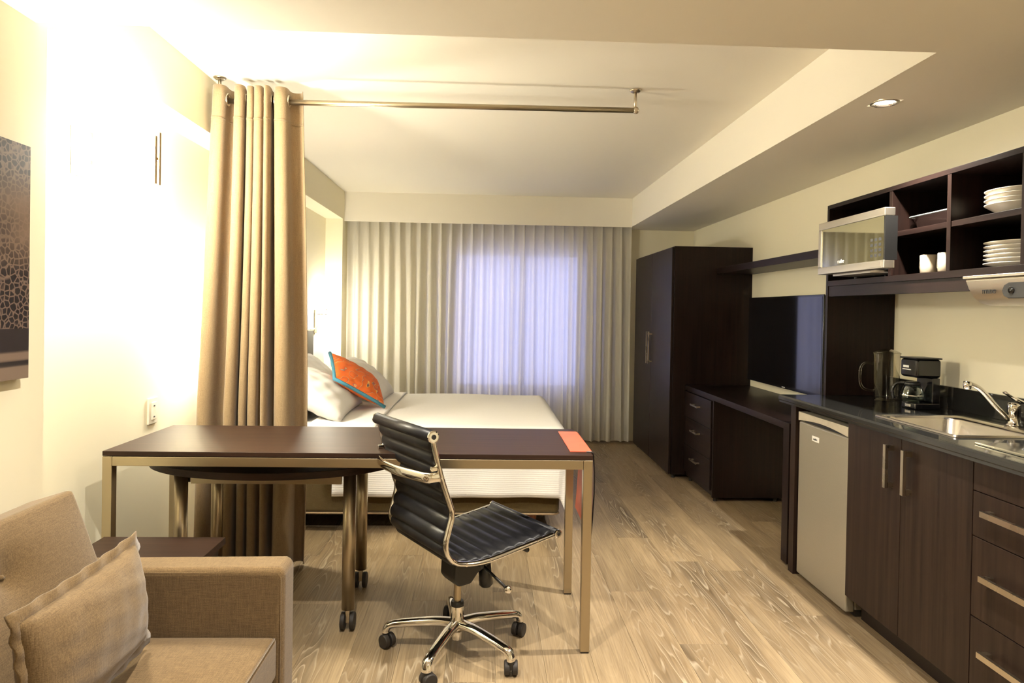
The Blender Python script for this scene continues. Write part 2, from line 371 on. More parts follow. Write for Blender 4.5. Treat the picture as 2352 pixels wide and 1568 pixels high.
for i, (x, y) in enumerate(NEAR):
    downlight(x, y, ['recessed ceiling light above the sofa end', 'recessed ceiling light above the kitchen aisle', 'recessed ceiling light at the far sofa side of the entry', 'recessed ceiling light at the entry aisle'][i], LAMP_NEAR, 150, 1., group='recessed lights in the low ceiling')
# ------------------------------------------------------------------ wall lamps
LX, LY, LZ = -1.36, 2.60, 1.865
wl_ = thing('wall_lamp', 'glowing wall lamp with two vertical nickel bars on the white left wall', 'wall lamp', (XR, LY, LZ))
mk('backplate', bx(XR, XR+.015, LY-.06, LY+.06, LZ-.09, LZ+.09), 'nickel', wl_, bevel=.003)
mk('arm', bx(XR+.015, LX, LY-.012, LY+.012, LZ-.012, LZ+.012), 'nickel', wl_)
mk('shade', lathe(B(), [(.0, -.10), (.080, -.10), (.085, -.095), (.085, .095), (.080, .10), (.0, .10)], (LX, LY, LZ), 28), 'wallglow', wl_, smooth=False)
for yy, zt in ((LY+.008, .075), (LY+.040, .095)):
    mk('bar', bx(LX+.098, LX+.104, yy, yy+.014, LZ-.105, LZ+zt), 'bronze', wl_, bevel=.001)
mk('bracket', bx(LX+.070, LX+.098, LY+.008, LY+.054, LZ-.012, LZ-.002), 'bronze', wl_)
def bedside(y, sg, label, glow):
    bl = thing('bedside_lamp', label, 'wall lamp', (XR, y, 1.17), group='bedside wall lamps')
    mk('backplate', bx(XR, XR+.022, y-.025, y+.025, 1.07, 1.28), 'nickel', bl, bevel=.003)
    mk('arm', tube(tube(B(), [(XR+.02, y, 1.24), (XR+.10, y, 1.24)], .006), [(XR+.10, y, 1.21), (XR+.10, y, 1.29)], .005), 'nickel', bl, smooth=True)
    mk('shade', lathe(B(), [(.055, -.06), (.075, .06), (.073, .06), (.053, -.06), (.055, -.06)], (XR+.115, y+sg*.09, 1.22), 28), glow, bl, smooth=True)
    mk('reading_stem', tube(B(), smoothpath([(XR+.02, y, 1.17), (XR+.07, y-sg*.01, 1.17), (XR+.13, y-sg*.02, 1.13)]), .003), 'nickel', bl, smooth=True)
    mk('switch', tube(B(), [(XR+.02, y, 1.13), (XR+.045, y, 1.13)], .005), 'chrome', bl)
bedside(6.13, 1, 'swing-arm bedside lamp with bright shade near the window drape', 'bedglow')
bedside(3.74, -1, 'swing-arm bedside lamp hidden behind the beige divider curtain', 'bedglow2')  # unseen lamp, added to give the bed more light
o = thing('outlet_plate', 'ivory rectangular wall switch plate above the table end', 'wall switch', (XR, 3.17, .81))
mk('plate', bx(XR, XR+.008, 3.127, 3.213, .752, .872), 'plastic', o, bevel=.003)
mk('rocker', bx(XR+.008, XR+.013, 3.150, 3.190, .772, .852), 'plastic', o, bevel=.002)
for z in (.785, .835): mk('slot', bx(XR+.013, XR+.0136, 3.163, 3.177, z-.003, z+.003), 'darkmark', o)
pc = thing('wall_picture', 'dark photograph print of a rough stone wall hung on the left wall', 'picture', (XL, 1.55, 1.08))
mk('canvas', bx(XL, XL+.030, 1.05, 2.035, 1.08, 1.755), 'edge', pc)
mk('print', bx(XL+.030, XL+.032, 1.05, 2.035, 1.08, 1.755), 'picture', pc)
# ------------------------------------------------------------------ window drapes
def drape_panel(x0, x1, npl, seed, label):
    rd = random.Random(seed); ph = [rd.uniform(-.35, .35) for _ in range(npl+2)]; am = [rd.uniform(.65, 1.25) for _ in range(npl+2)]
    def fn(u, v):
        z = .025+v*(2.16-.025)
        k = u*npl; i = int(min(k, npl-1)); f = k-i
        a = am[i]*(1-f)+am[i+1]*f; p = ph[i]*(1-f)+ph[i+1]*f
        w = (1-v)
        s = math.cos(2*PI*(k+p*w*.9))
        top = max(0, math.cos(2*PI*k))**5
        wave = s*(.020+.012*w)*a+.008*math.sin(2*PI*k*.5+seed+2*w)*w
        mixv = min(1, max(0, (v-.80)/.2))
        off = wave*(1-.75*mixv)+mixv*(.030*top-.006)
        x = x0+u*(x1-x0)+.010*math.sin(2*PI*k*2+1)*w*.4
        if .052 < z < .14: off += .0015
        return (x, 6.665-off-.012*w, z)
    b = B(); grid(b, fn, npl*16, 44)
    return tag(mk('window_drape', b, 'drape', smooth=True, loc=((x0+x1)/2, 6.66, .02)), label, 'curtain', 'drapes in front of the window')
drape_panel(-1.355, .372, 17, 3, 'long cream pleated drape panel behind the bed, wider left one')
drape_panel(.375, 1.435, 11, 9, 'narrower cream pleated drape panel beside the wardrobe')
mk('drape_track', bx(-1.36, 1.43, 6.63, 6.70, 2.17, 2.20), 'plastic')
tag(bpy.data.objects['drape_track'], 'pale curtain track behind the window valance', 'curtain track')
# ------------------------------------------------------------------ divider curtain and rod
RY, RZ = 3.375, 2.312
rod = thing('curtain_rod', 'brass-toned ceiling curtain rod running across the room', 'curtain rod', (-.3, RY, RZ))
mk('rod', tube(B(), [(-1.345, RY, RZ-.006), (.735, RY, RZ+.006)], .0135, 16), 'steel_x', rod, smooth=True)
for x in (-1.32, .735):
    mk('post', tube(B(), [(x, RY, RZ), (x, RY, ZC-.005)], .008), 'nickel', rod, smooth=True)
    mk('flange', lathe(B(), [(.0, -.010), (.022, -.010), (.030, -.004), (.030, 0), (0, 0)], (x, RY, ZC)), 'nickel', rod, smooth=True)
mk('end_cap', lathe(B(), [(0, -.018), (.012, -.014), (.018, 0), (.012, .014), (0, .018)], (.738, RY, RZ+.006)), 'nickel', rod, smooth=True)
BR = [0., .29, .42, .51, .625, .70, 1.0]
def dv(u, v):
    w = 1-v
    z = .022+v*(2.368-.022)
    k = min(u*6, 5.9999); i = int(k); f = k-i
    cw = BR[i+1]-BR[i]
    xa, xb = -1.345-.060*min(1, w*1.5), -.930+.03*w+.02*math.sin(w*3)
    ph = 2*PI*k-.35+.5*w*math.sin(i*1.7+2)*math.sin(PI*f)
    A = .060+.010*math.sin(i*2.1)+.018*w*math.sin(i*1.3+1)
    ov = .17 if i in (0, 5) else .26
    fx = BR[i]+cw*f-ov*min(cw, .16)*math.sin(2*ph)*(1-.35*w)
    x = xa+(xb-xa)*fx+.010*math.sin(3.2*w+i*1.1)*w
    y = RY-A*math.sin(ph)
    return (x, y-.01*w, z)
dc = thing('divider_curtain', 'tall beige cloth divider curtain gathered at the left of the rod', 'curtain', (-1.14, RY, .02))
b = B(); grid(b, dv, 240, 46)
mk('cloth', b, 'curtain', dc, smooth=True, solid=.003)
b = B(); grid(b, lambda u, v: (lambda p, q: (p[0], p[1]-.004 if True else 0, p[2]))(dv(u, .93+v*.004), 0), 240, 1)
mk('header_seam', b, 'curtain', dc, smooth=True, solid=.003)
for k in range(1, 12):
    # where the cloth crosses the rod
    best = min((abs(dv(u/2000., .976)[1]-RY), u/2000.) for u in range(int((k-.45)/12*2000), int((k+.45)/12*2000)))
    u = best[1]; p = Vector(dv(u, .976)); q = Vector(dv(u+.002, .976)); tdir = (q-p); tdir.z = 0; tdir.normalize()
    b = B()
    ring = []
    for j in range(20):
        a = 2*PI*j/20; c = p+tdir*math.cos(a)*.026+Vector((0, 0, 1))*math.sin(a)*.026; c.z += RZ-p.z
        ring.append(c)
    tube(b, ring+[ring[0], ring[1]], .0055, 8, caps=False)
    mk('grommet', b, 'nickel', dc, smooth=True)
# ------------------------------------------------------------------ bed
bed = thing('bed', 'double bed base with khaki skirt under white bedding', 'bed', (-.5, 4.7, 0))
mk('base', bx(-1.46, .455, 3.94, 5.46, .105, .345), 'khaki', bed, bevel=.03, seg=3)
mk('skirt_trim', tube(B(), [(-1.44, 3.945, .110), (.42, 3.945, .110), (.452, 3.97, .110), (.452, 5.44, .110)], .006, 8), 'curtain', bed, smooth=True)
mk('mattress', bx(-1.47, .46, 3.93, 5.47, .345, .605), 'white', bed, bevel=.05, seg=4)
for x, y in ((-1.3, 4.05), (-.45, 4.05), (.3, 4.05), (-1.3, 5.3), (-.45, 5.3), (.3, 5.3)):
    mk('leg', lathe(B(), [(0, 0), (.022, 0), (.032, .105), (0, .105)], (x, y, 0), 16), 'redfoot', bed, smooth=False)
def drp(x0, x1, y0, y1, ztop, hang_x, hang_y, r):
    def f(u, v):
        a = x0+u*(x1+hang_x-x0); c = y0-hang_y+v*(y1-y0+2*hang_y)
        dx = max(0, a-x1); dy = (c-y1) if c > y1 else (c-y0) if c < y0 else 0
        d = math.hypot(dx, dy); z = ztop
        X, Y = min(a, x1), min(max(c, y0), y1)
        if d > 1e-6:
            th = min(d/r, PI/2); h = r*math.sin(th); X += dx/d*h; Y += dy/d*h
            rest = max(0, d-r*PI/2); z -= r*(1-math.cos(th))+rest
            fl_ = rest*.06+.006*math.sin((a if dy else c)*19)*min(1, rest*4)
            X += dx/d*fl_; Y += dy/d*fl_
        z += .004*math.sin(a*6.1)*math.sin(c*4.3)
        return (X, Y, z)
    return f
b = B(); grid(b, drp(-.86, .435, 3.965, 5.435, .622, .40, .435, .06), 70, 80)
sp_ = tag(mk('bedspread', b, 'spread', smooth=True, loc=(-.2, 4.7, .62), solid=.006), 'white bedspread hanging over the sides of the bed', 'bedspread')
b = B(); grid(b, drp(-1.0, -.62, 3.965, 5.435, .634, 0, .30, .06), 20, 80)
o = mk('folded_sheet', b, 'white', smooth=True, loc=(-.8, 4.7, .63), solid=.006); tag(o, 'folded-back white top sheet across the bed below the pillows', 'sheet')
hb = thing('headboard', 'dark padded headboard on the wall behind the bed pillows', 'headboard', (XR+.025, 4.7, .7))
mk('panel', bx(XR, XR+.05, 3.78, 5.90, .25, 1.105), 'headboard', hb, bevel=.006)
mk('top_cap', bx(XR, XR+.056, 3.775, 5.906, 1.105, 1.122), 'nickel', hb, bevel=.003)
# pillows
def cushion(w, h, t, n=26, pinch=.07, power=.42, wr=.0, seed=0, flange=0.):
    b = B(); rd = random.Random(seed); a1, a2 = rd.uniform(0, 6), rd.uniform(0, 6)
    def side(sg):
        def f(u, v):
            U, V = 2*u-1, 2*v-1
            x = w/2*U*(1-pinch*(1-V*V)); y = h/2*V*(1-pinch*(1-U*U))
            e = max(0, (1-U*U)*(1-V*V)); z = sg*t/2*e**power
            if wr: z += sg*wr*math.sin(11*U+6*V+a1)*math.sin(9*V-5*U+a2)*min(1, e*3)+sg*wr*.6*math.sin(23*U*V+a1)*e
            return (x, y, z)
        return f
    grid(b, side(1), n, n); grid(b, side(-1), n, n)
    bmesh.ops.remove_doubles(b, verts=b.verts[:], dist=.0004); bmesh.ops.recalc_face_normals(b, faces=b.faces[:])
    if flange:
        ring = []
        for k in range(4*n):
            s, f_ = divmod(k, n); q = 2*f_/n-1
            U, V = [(q, -1), (1, q), (-q, 1), (-1, -q)][s]
            ring.append((w/2*U*(1-pinch*(1-V*V)), h/2*V*(1-pinch*(1-U*U)), U, V))
        inn = [b.verts.new((x*.97, y*.97, .004)) for x, y, U, V in ring]
        out = [b.verts.new((x+flange*U*(1 if abs(U) > .999 else .6), y+flange*V*(1 if abs(V) > .999 else .6), .004*math.sin(k*1.1)+.004)) for k, (x, y, U, V) in enumerate(ring)]
        inn2 = [b.verts.new((v.co.x, v.co.y, -.003)) for v in inn]; out2 = [b.verts.new((v.co.x, v.co.y, v.co.z-.005)) for v in out]
        m = len(ring)
        for k in range(m):
            j = (k+1) % m
            b.faces.new((inn[k], out[k], out[j], inn[j])); b.faces.new((inn2[k], inn2[j], out2[j], out2[k])); b.faces.new((out[k], out2[k], out2[j], out[j]))
    return b
def frame_mtx(c, ex, ey):
    ex = Vector(ex).normalized(); ey = Vector(ey); ey = (ey-ex*ey.dot(ex)).normalized(); ez = ex.cross(ey)
    m = Matrix.Identity(4)
    for i in range(3): m[i][0] = ex[i]; m[i][1] = ey[i]; m[i][2] = ez[i]; m[i][3] = c[i]
    return m
def pillow(c, ex, ey, w, h, t, label, seed, wr=.006):
    o = mk('bed_pillow', cushion(w, h, t, 30, .06, .40, wr, seed), 'white', smooth=True)
    o.matrix_world = frame_mtx(c, ex, ey); return tag(o, label, 'pillow', 'white bed pillows')
pillow((-1.03, 4.32, .762), (0, 1, .02), (-.86, 0, .50), .70, .46, .20, 'plump white pillow leaning in front, nearest the divider curtain', 1, .005)
pillow((-1.26, 4.32, .765), (0, 1, 0), (-.72, 0, .70), .70, .42, .15, 'white pillow propped upright against the headboard beside the divider curtain', 2)
pillow((-.90, 5.10, .77), (0, 1, -.02), (-.80, 0, .62), .68, .46, .19, 'white pillow behind the orange cushion on the window side', 3)
pillow((-1.24, 5.10, .775), (0, 1, 0), (-.72, 0, .70), .68, .46, .15, 'white pillow propped against the headboard on the window side', 4)
oc = thing('orange_cushion', 'orange patterned throw cushion with blue stripe standing on the bed', 'cushion', (0, 0, 0), local=True)
oc.matrix_world = frame_mtx((-.852, 4.545, .825), (.746, .434, -.505), (-.279, .892, .354))
mk('cover', cushion(.40, .40, .13, 26, .05, .45, .003, 5), 'ocloth', oc, smooth=True)
for pts in ([(-.20, -.195), (-.10, -.186), (0, -.185), (.10, -.186), (.20, -.195)], [(-.195, -.20), (-.186, -.1), (-.185, 0), (-.186, .1), (-.195, .20)]):
    mk('blue_stripe', tube(B(), [(x, y, 0) for x, y in pts], .012, 8), 'blue', oc, smooth=True)
# ------------------------------------------------------------------ wardrobe
WF, WY = 1.465, 5.27
wd = thing('wardrobe', 'tall dark wenge wardrobe with two doors beside the window', 'wardrobe', (1.78, 6.0, 0))
mk('body', bx(WF+.021, XW-.001, WY, 6.56, .03, 1.835), 'wenge', wd, bevel=.0015)
for k, (y0, y1) in enumerate(((WY+.002, 5.905), (5.909, 6.545))):
    d = mk('door', bx(WF, WF+.0195, y0, y1, .035, 1.825), 'wenge', wd, bevel=.0015)
    hy = 5.87 if k == 0 else 5.945
    h = B(); box(h, WF-.035, WF-.025, hy-.006, hy+.006, .86, 1.14)
    for z in (.88, 1.12): box(h, WF-.027, WF, hy-.005, hy+.005, z-.006, z+.006)
    mk('handle', h, 'nickel', d)
for x, y in ((WF+.05, WY+.04), (XW-.06, WY+.04), (WF+.05, 6.5), (XW-.06, 6.5)):
    mk('foot', lathe(B(), [(0, 0), (.016, 0), (.016, .03), (0, .03)], (x, y, 0), 14), 'rubber', wd)
# ------------------------------------------------------------------ built-in desk
DF = 1.585
dk = thing('television_desk', 'long dark wenge desk with three drawers under the television', 'desk', (1.85, 4.35, 0))
mk('desktop', bx(DF, XW-.001, 3.50, WY-.002, .705, .742), 'wenge_y', dk, bevel=.0015)
mk('end_panel', bx(DF-.002, XW-.001, 3.43, 3.4995, .012, .742), 'wenge', dk, bevel=.0015)
mk('drawer_case', bx(DF+.021, XW-.001, 4.625, WY-.002, .03, .704), 'wenge', dk, bevel=.001)
mk('side_panel', bx(DF+.006, XW-.001, 4.605, 4.6245, .03, .704), 'wenge', dk, bevel=.001)
for z0, z1 in ((.50, .695), (.285, .497), (.07, .282)):
    d = mk('drawer', bx(DF, DF+.020, 4.648, WY-.006, z0, z1), 'wenge_y', dk, bevel=.0015)
    zc = z1-.075; h = B(); box(h, DF-.032, DF-.024, 4.87, 5.03, zc-.006, zc+.006)
    for y in (4.885, 5.015): box(h, DF-.026, DF, y-.006, y+.006, zc-.005, zc+.005)
    mk('handle', h, 'nickel', d)
for x, y in ((DF+.04, 4.64), (XW-.06, 4.64), (DF+.04, 5.2), (XW-.06, 5.2)):
    mk('foot', lathe(B(), [(0, 0), (.014, 0), (.014, .031), (0, .031)], (x, y, 0), 14), 'rubber', dk)
tag(mk('wall_shelf', bx(1.825, XW-.001, 3.445, WY-.001, 1.622, 1.668), 'wenge_y', bevel=.0015, loc=(1.95, 4.4, 1.64)), 'long dark wall shelf above the television', 'shelf')
tv = thing('television', 'large black flat television mounted above the desk', 'television', (2.0, 4.45, .82))
TX = 1.975
mk('housing', bx(TX+.010, TX+.045, 3.875, 4.985, .825, 1.425), 'black', tv, bevel=.006)
mk('bezel', bx(TX, TX+.0105, 3.87, 4.99, .82, 1.43), 'gloss', tv, bevel=.003)
mk('screen', bx(TX-.001, TX+.001, 3.885, 4.975, .842, 1.418), 'screen', tv)
mk('wall_bracket', bx(TX+.045, XW-.001, 4.3, 4.6, .95, 1.25), 'black', tv)
mk('badge', bx(TX-.0015, TX+.001, 4.355, 4.40, .8265, .8315), 'mark', tv)
# ------------------------------------------------------------------ kitchen
CF, CZ = 1.53, .895
DFX = 1.565
fr = thing('refrigerator', 'small silver-grey refrigerator under the black countertop', 'refrigerator', (1.8, 3.1, 0))
FX, FY0, FY1 = 1.575, 2.845, 3.305
mk('body', bx(FX+.045, 2.05, FY0+.005, FY1-.005, .03, .825), 'fridge', fr, bevel=.004)
fd = mk('door', bx(FX, FX+.042, FY0, FY1, .022, .778), 'fridge', fr, bevel=.008, seg=3)
pp = [(FY0, .825), (FY1, .825), (FY1, .781)]+[(FY1-(FY1-FY0)*k/12, .781-.0*k+(.016*math.sin(PI*k/12) if 0 < k < 12 else 0)) for k in range(1, 12)]+[(FY0, .781)]
mk('handle_trim', prism(B(), pp, 0, FX-.004, FX+.042), 'fridgetrim', fr, bevel=.002)
mk('handle_recess', bx(FX+.012, FX+.043, FY0+.04, FY1-.04, .776, .797), 'black', fr)
bd = mk('badge', bx(FX-.003, FX+.001, 3.10, 3.165, .705, .730), 'mark', fr, bevel=.001)
text('lettering', 'mabe', .016, 'darkmark', bd, facing_left(FX-.0035, 3.1325, .717))
mk('base_grille', bx(FX+.05, FX+.08, FY0+.01, FY1-.01, .0, .0295), 'rubber', fr)
for y in (FY0+.03, FY1-.03): mk('foot', lathe(B(), [(0, 0), (.018, 0), (.018, .031), (0, .031)], (1.95, y, 0), 12), 'rubber', fr)
tag(mk('cabinet_end_panel', bx(1.57, XW-.001, 3.3315, 3.385, 0, .858), 'cabinet', loc=(1.85, 3.36, 0), bevel=.001), 'dark upright panel between the refrigerator and the desk end', 'panel')
def handle_v(x, y, z0, z1, w=.016):
    h = B(); box(h, x-.034, x-.022, y-w/2, y+w/2, z0, z1)
    for z in (z0+.012, z1-.012): box(h, x-.024, x, y-w/2, y+w/2, z-.010, z+.010)
    return h
def handle_h(x, y0, y1, z, w=.018):
    h = B(); box(h, x-.034, x-.022, y0, y1, z-w/2, z+w/2)
    for y in (y0+.012, y1-.012): box(h, x-.024, x, y-.010, y+.010, z-w/2, z+w/2)
    return h
sc_ = thing('sink_cabinet', 'dark wenge sink cabinet with two doors and vertical handles', 'cabinet', (1.84, 2.45, 0))
for y0, y1 in ((2.088, 2.106), (2.814, 2.832)): mk('side', bx(DFX+.021, XW-.001, y0, y1, .10, .858), 'cabinet', sc_)
mk('bottom', bx(DFX+.021, XW-.001, 2.1065, 2.8135, .10, .118), 'cabinet', sc_)
mk('back', bx(XW-.012, XW-.001, 2.1065, 2.8135, .1185, .858), 'cabinet', sc_)
mk('plinth', bx(DFX+.075, XW-.001, 2.088, 2.832, 0, .0995), 'edge', sc_)
for k, (y0, y1) in enumerate(((2.4625, 2.831), (2.0905, 2.4595))):
    d = mk('door', bx(DFX, DFX+.020, y0, y1, .105, .853), 'cabinet', sc_, bevel=.0015)
    mk('handle', handle_v(DFX, 2.515 if k == 0 else 2.405, .650, .815), 'nickel', d)
dcb = thing('drawer_cabinet', 'dark wenge drawer cabinet with horizontal steel handles at the right edge', 'cabinet', (1.84, 1.75, 0))
mk('body', bx(DFX+.021, XW-.001, 1.45, 2.0865, .10, .858), 'cabinet', dcb)
mk('plinth', bx(DFX+.075, XW-.001, 1.45, 2.0865, 0, .0995), 'edge', dcb)
for z0, z1, hz in ((.757, .853, None), (.613, .754, .700), (.358, .610, .500), (.105, .355, .265)):
    d = mk('drawer', bx(DFX, DFX+.020, 1.452, 2.0865, z0, z1), 'cabinet', dcb, bevel=.0015)
    if hz: mk('handle', handle_h(DFX, 1.56, 2.015, hz), 'nickel', d)
SX0, SX1, SY0, SY1 = 1.605, 1.985, 2.235, 2.715
ct = thing('countertop', 'polished black stone countertop over the kitchen cabinets', 'countertop', (1.8, 2.4, CZ))
b = B(); z0 = .8585
hx0, hx1, hy0, hy1 = SX0+.02, SX1-.02, SY0+.02, SY1-.02
box(b, CF, hx0, 1.42, 3.42, z0, CZ); box(b, hx1, XW-.001, 1.42, 3.42, z0, CZ); box(b, hx0, hx1, 1.42, hy0, z0, CZ); box(b, hx0, hx1, hy1, 3.42, z0, CZ)
mk('slab', b, 'granite', ct)
mk('front_edge', prism(B(), [(CF-.012, CZ-.008), (CF-.006, CZ-.0004), (CF-.0001, CZ-.0004), (CF-.0001, z0), (CF-.008, z0), (CF-.008, z0+.010), (CF-.012, z0+.014)], 1, 1.42, 3.42), 'granite', ct)
mk('backsplash', bx(XW-.022, XW-.001, 1.42, 3.405, CZ, CZ+.10), 'granite', ct, bevel=.002)
sk = thing('kitchen_sink', 'stainless steel sink set into the black countertop', 'sink', ((SX0+SX1)/2, (SY0+SY1)/2, CZ))
def rrect(x0, x1, y0, y1, r, z, n=5):
    out = []
    for cx, cy, a in ((x1-r, y1-r, 0), (x0+r, y1-r, PI/2), (x0+r, y0+r, PI), (x1-r, y0+r, 1.5*PI)):
        for k in range(n+1): out.append((cx+r*math.cos(a+k*PI/2/n), cy+r*math.sin(a+k*PI/2/n), z))
    return out
b = B(); loops = [rrect(SX0, SX1, SY0, SY1, .012, CZ+.001), rrect(SX0+.002, SX1-.002, SY0+.002, SY1-.002, .012, CZ+.007), rrect(SX0+.012, SX1-.012, SY0+.012, SY1-.012, .014, CZ+.007), rrect(SX0+.022, SX1-.06, SY0+.028, SY1-.028, .05, CZ+.002),
    rrect(SX0+.027, SX1-.065, SY0+.033, SY1-.033, .05, CZ-.006), rrect(SX0+.040, SX1-.078, SY0+.046, SY1-.046, .05, CZ-.15), rrect(SX0+.06, SX1-.098, SY0+.066, SY1-.066, .04, CZ-.165)]
rings = [[b.verts.new(p) for p in l] for l in loops]
for A, C in zip(rings, rings[1:]):
    for k in range(len(A)): b.faces.new((A[k], A[(k+1) % len(A)], C[(k+1) % len(A)], C[k]))
b.faces.new(rings[-1])
mk('basin', b, 'sinksteel', sk, smooth=True)
mk('drain', lathe(B(), [(0, .003), (.03, .003), (.036, 0), (.036, -.002)], (1.77, 2.47, CZ-.164)), 'chrome', sk, smooth=True)
FAX, FAY = 2.02, 2.49
fa = thing('kitchen_faucet', 'chrome single-lever faucet with a rising spout behind the sink', 'faucet', (FAX, FAY, CZ))
mk('body', lathe(B(), [(0, 0), (.028, 0), (.028, .006), (.022, .010), (.020, .05), (.022, .052), (.022, .080), (.018, .088), (0, .090)], (FAX, FAY, CZ+.0005)), 'chrome', fa, smooth=True)
mk('spout', tube(B(), smoothpath([(2.006, FAY+.003, CZ+.02), (1.955, FAY+.012, CZ+.075), (1.91, FAY+.02, CZ+.128), (1.88, FAY+.026, CZ+.150), (1.858, FAY+.03, CZ+.155)]), .0095, 14), 'chrome', fa, smooth=True)
mk('aerator', tube(B(), [(1.856, FAY+.03, CZ+.166), (1.856, FAY+.03, CZ+.150), (1.856, FAY+.03, CZ+.136)], [.013, .0145, .012], 16), 'chrome', fa, smooth=True)
mk('lever', tube(B(), smoothpath([(2.045, FAY-.004, CZ+.092), (2.02, FAY, CZ+.105), (1.985, FAY+.006, CZ+.128)]), [.016]*7+[.012]*6, 12, flat=(1.2, .45)), 'chrome', fa, smooth=True)
ck = thing('cooktop', 'black glass electric cooktop with steel front trim beside the sink', 'cooktop', (1.8, 1.85, CZ))
mk('glass_plate', bx(1.60, 2.04, 1.55, 2.12, CZ+.0005, CZ+.006), 'gloss', ck, bevel=.002)
mk('front_trim', bx(1.590, 1.5995, 1.55, 2.12, CZ+.0005, CZ+.008), 'chrome', ck, bevel=.001)
for x, y in ((1.72, 1.97), (1.92, 1.97), (1.72, 1.70), (1.92, 1.70)): mk('burner_ring', lathe(B(), [(.070, CZ+.0061), (.072, CZ+.0066), (.074, CZ+.0061)], (x, y, 0), 40), 'darkmark', ck, smooth=True)
# upper cabinet
UF, UY0, UY1 = 1.755, 1.45, 3.42
uc = thing('upper_cabinet', 'dark open upper kitchen cabinet holding dishes and a microwave', 'cabinet', (1.93, 2.4, 1.40))
mk('top_board', bx(UF, XW-.001, UY0, UY1, 1.850, 1.870), 'wenge_y', uc, bevel=.001)
mk('bottom_board', bx(UF, XW-.001, UY0, UY1-.0205, 1.455, 1.482), 'wenge_y', uc, bevel=.001)
mk('apron', bx(UF+.004, UF+.024, UY0, UY1-.0205, 1.402, 1.4545), 'wenge_y', uc, bevel=.001)
mk('under_board', bx(UF+.0245, XW-.001, UY0, UY1-.0205, 1.440, 1.4545), 'edge', uc)
mk('back_board', bx(XW-.012, XW-.001, UY0, UY1-.0205, 1.4825, 1.8495), 'edge', uc)
mk('tall_side_panel', bx(UF, XW-.0225, UY1-.02, UY1, CZ+.0005, 1.8495), 'wenge', uc, bevel=.001)
mk('lower_back_panel', bx(XW-.022, XW-.001, UY1-.02, UY1, CZ+.1005, 1.8495), 'wenge', uc)
for y in (2.875, 2.505, 2.145, 1.80): mk('divider', bx(UF+.001, XW-.0125, y-.011, y+.011, 1.4825, 1.8495), 'wenge', uc, bevel=.001)
for y0, y1 in ((2.516, 2.864), (2.156, 2.494), (1.811, 2.134)): mk('middle_shelf', bx(UF+.004, XW-.0125, y0, y1, 1.648, 1.670), 'wenge_y', uc, bevel=.001)
# microwave
MX, MY0, MY1, MZ0, MZ1 = 1.625, 2.700, 3.250, 1.503, 1.752
mwv = thing('microwave', 'silver microwave oven with mirrored door sticking out of the cabinet', 'microwave', (1.85, 2.98, 1.4825))
M['mirror2'] = M['mirror']
mk('case', bx(MX+.035, MX+.36, 2.895, MY1-.01, MZ0+.005, MZ1-.006), 'black', mwv, bevel=.004)
b = B()
for a in ((MY0, MY1, MZ0, MZ0+.034), (MY0, MY1, MZ1-.034, MZ1), (MY1-.030, MY1, MZ0+.034, MZ1-.034)): box(b, MX, MX+.045, *a)
mk('front_frame', b, 'mwsteel', mwv, bevel=.003)
mk('side_strip', bx(MX+.003, MX+.055, MY0, MY0+.008, MZ0+.034, MZ1-.034), 'black', mwv)
mk('door_glass', bx(MX+.004, MX+.042, MY0+.125, MY1-.030, MZ0+.034, MZ1-.034), 'mirror', mwv)
cpn = mk('control_panel', bx(MX+.002, MX+.042, MY0+.008, MY0+.124, MZ0+.034, MZ1-.034), 'mirror', mwv)
b = B()
for i in range(4):
    for j in range(3): box(b, MX+.0014, MX+.002, MY0+.025+j*.03, MY0+.043+j*.03, MZ0+.05+i*.022, MZ0+.062+i*.022)
mk('key', b, 'darkmark', cpn)
mk('door_button', bx(MX-.002, MX+.002, MY0+.02, MY0+.12, MZ0+.006, MZ0+.028), 'mwsteel', mwv, bevel=.001)
text('lettering', 'mabe', .026, 'mark', mwv, facing_left(MX+.0035, 3.045, MZ0+.052))
for x, y in ((1.80, 2.93), (1.80, 3.21), (1.95, 2.93), (1.95, 3.21)): mk('foot', lathe(B(), [(0, 1.4825), (.012, 1.4825), (.014, 1.510), (0, 1.510)], (x, y, 0), 12), 'rubber', mwv)
mk('handle_lip', bx(MX+.06, MX+.20, 2.90, 3.22, MZ0-.008, MZ0+.006), 'mwsteel', mwv, bevel=.002)
# dishes
gd = thing('baking_dish', 'clear glass baking dish on the middle cabinet shelf', 'baking dish', (1.92, 2.69, 1.6705))
b = B(); lp = [rrect(1.83, 2.03, 2.56, 2.82, .03, 1.6715), rrect(1.815, 2.045, 2.545, 2.835, .035, 1.722), rrect(1.800, 2.06, 2.53, 2.85, .035, 1.726), rrect(1.800, 2.06, 2.53, 2.85, .035, 1.730), rrect(1.821, 2.039, 2.551, 2.829, .032, 1.727), rrect(1.836, 2.024, 2.566, 2.814, .028, 1.677)]
rg = [[b.verts.new(p) for p in l] for l in lp]
for A, C in zip(rg, rg[1:]):
    for k in range(len(A)): b.faces.new((A[k], A[(k+1) % len(A)], C[(k+1) % len(A)], C[k]))
b.faces.new(rg[0][::-1]); b.faces.new(rg[-1]); bmesh.ops.recalc_face_normals(b, faces=b.faces[:])
mk('dish', b, 'dish', gd, smooth=True)
M['rim'] = plain('thick glass rim', (.34, .37, .36), .12, spec=.8)  # pale opaque colour stands in for the bright highlight along the dish lip
rr_ = rrect(1.806, 2.054, 2.536, 2.844, .035, 1.729)
mk('rim', tube(B(), rr_+rr_[:1], .0035, 8), 'rim', gd, smooth=True)
